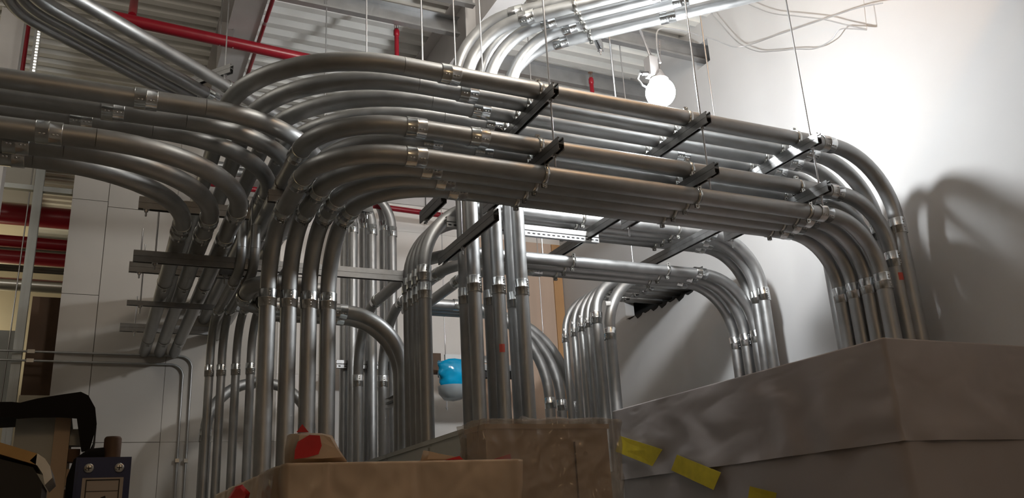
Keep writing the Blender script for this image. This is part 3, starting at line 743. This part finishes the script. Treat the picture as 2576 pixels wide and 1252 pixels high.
# small bag wrapped bundle with red tape standing on the crate
t = thing('wrapped_bundle', 'small wrapped bundle with red tape on the crate corner', 'bundle', loc=(.80, 4.22, 1.87))
def blob_prism(poly, depth, n=6, seed=0, amp=.006):
    m = MB(); N = len(poly)
    for k in range(n+1):
        f = k/n; s_ = 1-.25*(2*f-1)**4
        cx = sum(p[0] for p in poly)/N; cz = sum(p[1] for p in poly)/N
        for (x, z) in poly:
            p = Vector((cx+(x-cx)*s_, depth*f, cz+(z-cz)*s_)); m.v.append(p+Vector((1, 1, 1))*noise.noise(p*18+Vector((seed, 0, 0)))*amp)
    for k in range(n):
        for i in range(N): j = (i+1) % N; m.face([k*N+i, k*N+j, (k+1)*N+j, (k+1)*N+i], True)
    m.face(list(range(N))); m.face([n*N+i for i in reversed(range(N))])
    return m
blob_prism([(.045, -.01), (.20, -.012), (.335, -.002), (.30, .05), (.255, .125), (.20, .138), (.10, .14), (.052, .135), (.045, .07)], .22, seed=2).build('wrapper', 'kraft', t)
q = MB(); q.prism([(.06, -.0085, .008), (.12, -.0085, .015), (.175, -.0085, .03), (.19, -.0085, .07), (.18, -.0085, .118), (.13, -.0085, .122), (.075, -.0085, .09), (.062, -.0085, .05)], (0, .0016, 0)); q.build('red_tape', 'redtape', t)
q = MB(); q.prism([(.075, .03, .139), (.135, .03, .139), (.102, .03, .178)], (0, .002, 0)); q.build('red_tape', 'redtape', t)
# red tape flag at the left end of the crate, brown foam end
t = thing('red_tape_flag', 'crumpled red tape flag at the left end of the tan crate', 'tape', loc=(.55, 4.55, 1.69))
blob_prism([(-.03, -.02), (.03, .02), (.06, .03), (.095, .09), (.13, .10), (.17, .06), (.16, .02), (.06, -.01)], .05, n=3, seed=4, amp=.008).build('tape', 'redtape', t)
MB().b2((-.05, .06, -1.69), (.24, .3, -.03)).build('box_below', 'kraft', t)
t = thing('plastic_scrap', 'scrap of clear plastic with a red corner on the crate top', 'scrap', loc=(1.50, 4.2, 1.862))
blob_prism([(.0, .0), (.24, .0), (.20, .012), (.08, .036), (.015, .05)], .05, n=3, seed=8, amp=.006).build('film', 'kraft', t)
q = MB(); q.prism([(.12, -.002, .0), (.22, -.002, .0), (.20, -.002, .018)], (0, -.002, 0)); q.build('red_tape', 'redtape', t)

# ---------------------------------------------------------------- blue bag and things behind
t = thing('blue_bag', 'bright blue plastic bag hanging behind the uprights', 'bag', loc=(3.53, 8.85, 3.14))
m = MB(); 
for k in range(13):
    f = k/12; z = .20-.30*f; wx = .175*(1-.12*abs(2*f-1)**3)+.012*math.sin(f*17); wy = .10*(.9+.25*math.sin(f*3.1))
    for a in range(20):
        an = 2*math.pi*a/20; c, s_ = math.cos(an), math.sin(an)
        p = Vector((wx*(abs(c)**.6)*(1 if c > 0 else -1)+.03*f, wy*s_, z+.015*math.sin(an*3)))
        m.v.append(p+Vector((1, 1, .3))*noise.noise(p*13)*.022)
for k in range(12):
    for a in range(20): b = (a+1) % 20; m.face([k*20+a, (k+1)*20+a, (k+1)*20+b, k*20+b], True)
m.face(list(range(20))); m.face([240+a for a in reversed(range(20))])
m.build('bag_body', 'bluebag', t)
MB().lathe([(.0001, -.25), (.10, -.23), (.155, -.16), (.165, -.08)], 20).build('grey_bag_bottom', 'greybag', t)
MB().tube([(.13, 0, -.14), (.14, -.01, -.2), (.12, 0, -.24)], [.012, .018, .006], 6).build('knot', 'greybag', t)
t = thing('equipment_rail', 'dark rail with small green lights behind the blue bag', 'rail', loc=(3.5, 9.1, 3.3))
MB().b2((.0, .0, .0), (1.0, .12, .07)).build('rail', 'purlin', t); MB().b2((0, .02, -.08), (1.0, .12, -.001)).build('lower_rail', 'ink', t)
for x in (.42, .75): MB().b2((x, -.004, .01), (x+.05, -.0005, .04)).build('indicator_light', 'led', t)
MB().b2((.05, -.01, .09), (.75, .03, .17)).build('white_strut', 'white', t)
MB().b2((-.1, .0, -.05), (-.001, .1, .18)).build('brown_box', 'brown', t)

# ---------------------------------------------------------------- foreground at lower left
t = thing('equipment_post', 'grey steel post under the black cloth at lower left', 'post', loc=(-.205, 2.75, 0))
m = MB(); m.b2((.0, .0, 0), (.097, .35, 1.882)); m.build('post_face', 'grey', t)
MB().b2((.0975, -.02, 0), (.137, .30, 1.875)).build('post_flange', 'tan', t)
for k in range(4):
    z = 1.84-.055*k
    MB().b2((.1375, .0, z-.045+.01*(k % 2)), (.167, .05, z)).build('terminal_block', ['grey', 'rust', 'tan', 'rust'][k], t)
m = MB(); N = 26
t = thing('black_cloth', 'black cloth draped over the grey post', 'cloth', loc=(-.215, 2.70, 1.883))
prof_t = [(-.25, .005), (-.1, .012), (.0, .014), (.02, .012), (.06, .024), (.12, .036), (.165, .044), (.185, .034), (.205, .0), (.213, -.045), (.207, -.10), (.19, -.15)]
for (x, z) in prof_t:
    for j in range(9):
        y = -.03+.06*j; p = Vector((x, y, z+.012*noise.noise(Vector((x*14, y*9, 1)))))
        m.v.append(p)
for i in range(len(prof_t)-1):
    for j in range(8): m.face([i*9+j, (i+1)*9+j, (i+1)*9+j+1, i*9+j+1], True)
b = len(m.v)                                    # front hem hanging down
for i, (x, z) in enumerate(prof_t):
    m.v += [Vector((x, -.03, z+.006)), Vector((x*.98, -.036, min(z-.02, -.022)-.09*(x > .18)*(x < .208)-.012*abs(noise.noise(Vector((x*20, 0, 3))))))]
for i in range(len(prof_t)-1): m.face([b+2*i, b+2*i+1, b+2*i+3, b+2*i+2], True)
m.build('cloth', 'black', t)
t = thing('curved_shelf', 'curved wooden-edged shelf with a metal corner at the bottom left', 'shelf', loc=(-.18, 2.0, 1.681))
ctr = [(-.2, .105), (-.05, .06), (.03, .033), (.075, .018)]
m = MB(); m.prism([(x, 0, z) for x, z in ctr]+[(x, 0, z-.022) for x, z in reversed(ctr)], (0, .25, 0)); m.build('wood_edge', 'wood', t)
cr = [(.0755, .018), (.09, .008), (.101, -.008), (.107, -.03)]
m = MB(); m.prism([(x, 0, z) for x, z in cr]+[(x-.012, 0, z-.014) for x, z in reversed(cr)], (0, .25, 0)); m.build('metal_corner', 'strap', t)
m = MB(); m.prism([(-.2, .01, .07), (.07, .01, -.008), (.09, .01, -.04), (.09, .01, -.08), (-.2, .01, -.08)], (0, .24, 0)); m.build('dark_underside', 'ink', t)
t = thing('blue_enclosure', 'dark blue control box with a framed label at lower left', 'box', loc=(-.04, 2.4, 1.523))
m = MB(); m.b2((0, 0, -1.523), (.125, .07, .205)); m.build('box', 'blue', t)
MB().b2((.006, -.006, .008), (.119, -.0001, .198)).build('lid', 'blue', t)
for x in (.03, .098):
    mm = Matrix.Translation((x, -.006, .178)) @ Matrix.Rotation(math.pi/2, 4, 'X')
    s_ = MB().lathe([(.012, 0), (.012, .003), (.008, .0055), (.0001, .006)], 14, mm).build('screw', 'strap', t)
    MB().b2((x-.006, -.0125, .1768), (x+.006, -.0119, .1792)).b2((x-.0012, -.0125, .172), (x+.0012, -.0119, .184)).build('cross_slot', 'ink', s_)
lb = MB().b2((.018, -.0075, .0), (.110, -.0061, .155)).build('label_plate', 'label', t)
m = MB()
for lo, hi in (((.026, .148), (.102, .151)), ((.026, .0), (.0285, .148)), ((.0995, .0), (.102, .148)), ((.0286, .122), (.0994, .1235))):
    m.b2((lo[0], -.0082, lo[1]), (hi[0], -.0076, hi[1]))
m.build('printed_frame', 'ink', lb)
m = MB(); m.prism([(x, -.0082, z) for x, z in ((.062, .108), (.072, .112), (.074, .104), (.069, .094), (.064, .082), (.070, .078), (.072, .072), (.062, .066), (.058, .073), (.061, .085), (.066, .097), (.060, .102))], (0, .0006, 0)); m.build('printed_symbol', 'ink', lb)
t = thing('pipe_cap', 'round rusty cap and hose behind the blue control box', 'cap', loc=(.042, 2.62, 1.735))
MB().lathe([(.0001, -.02), (.020, -.02), (.022, .0), (.022, .062), (.020, .066), (.018, .068), (.0001, .068)], 24).build('cap', 'rust', t)
MB().tube([(-.018, .0, .02), (-.05, .0, .018), (-.075, .01, .0), (-.085, .01, -.04), (-.085, .02, -1.735)], .02, 12).build('hose', 'black', t)
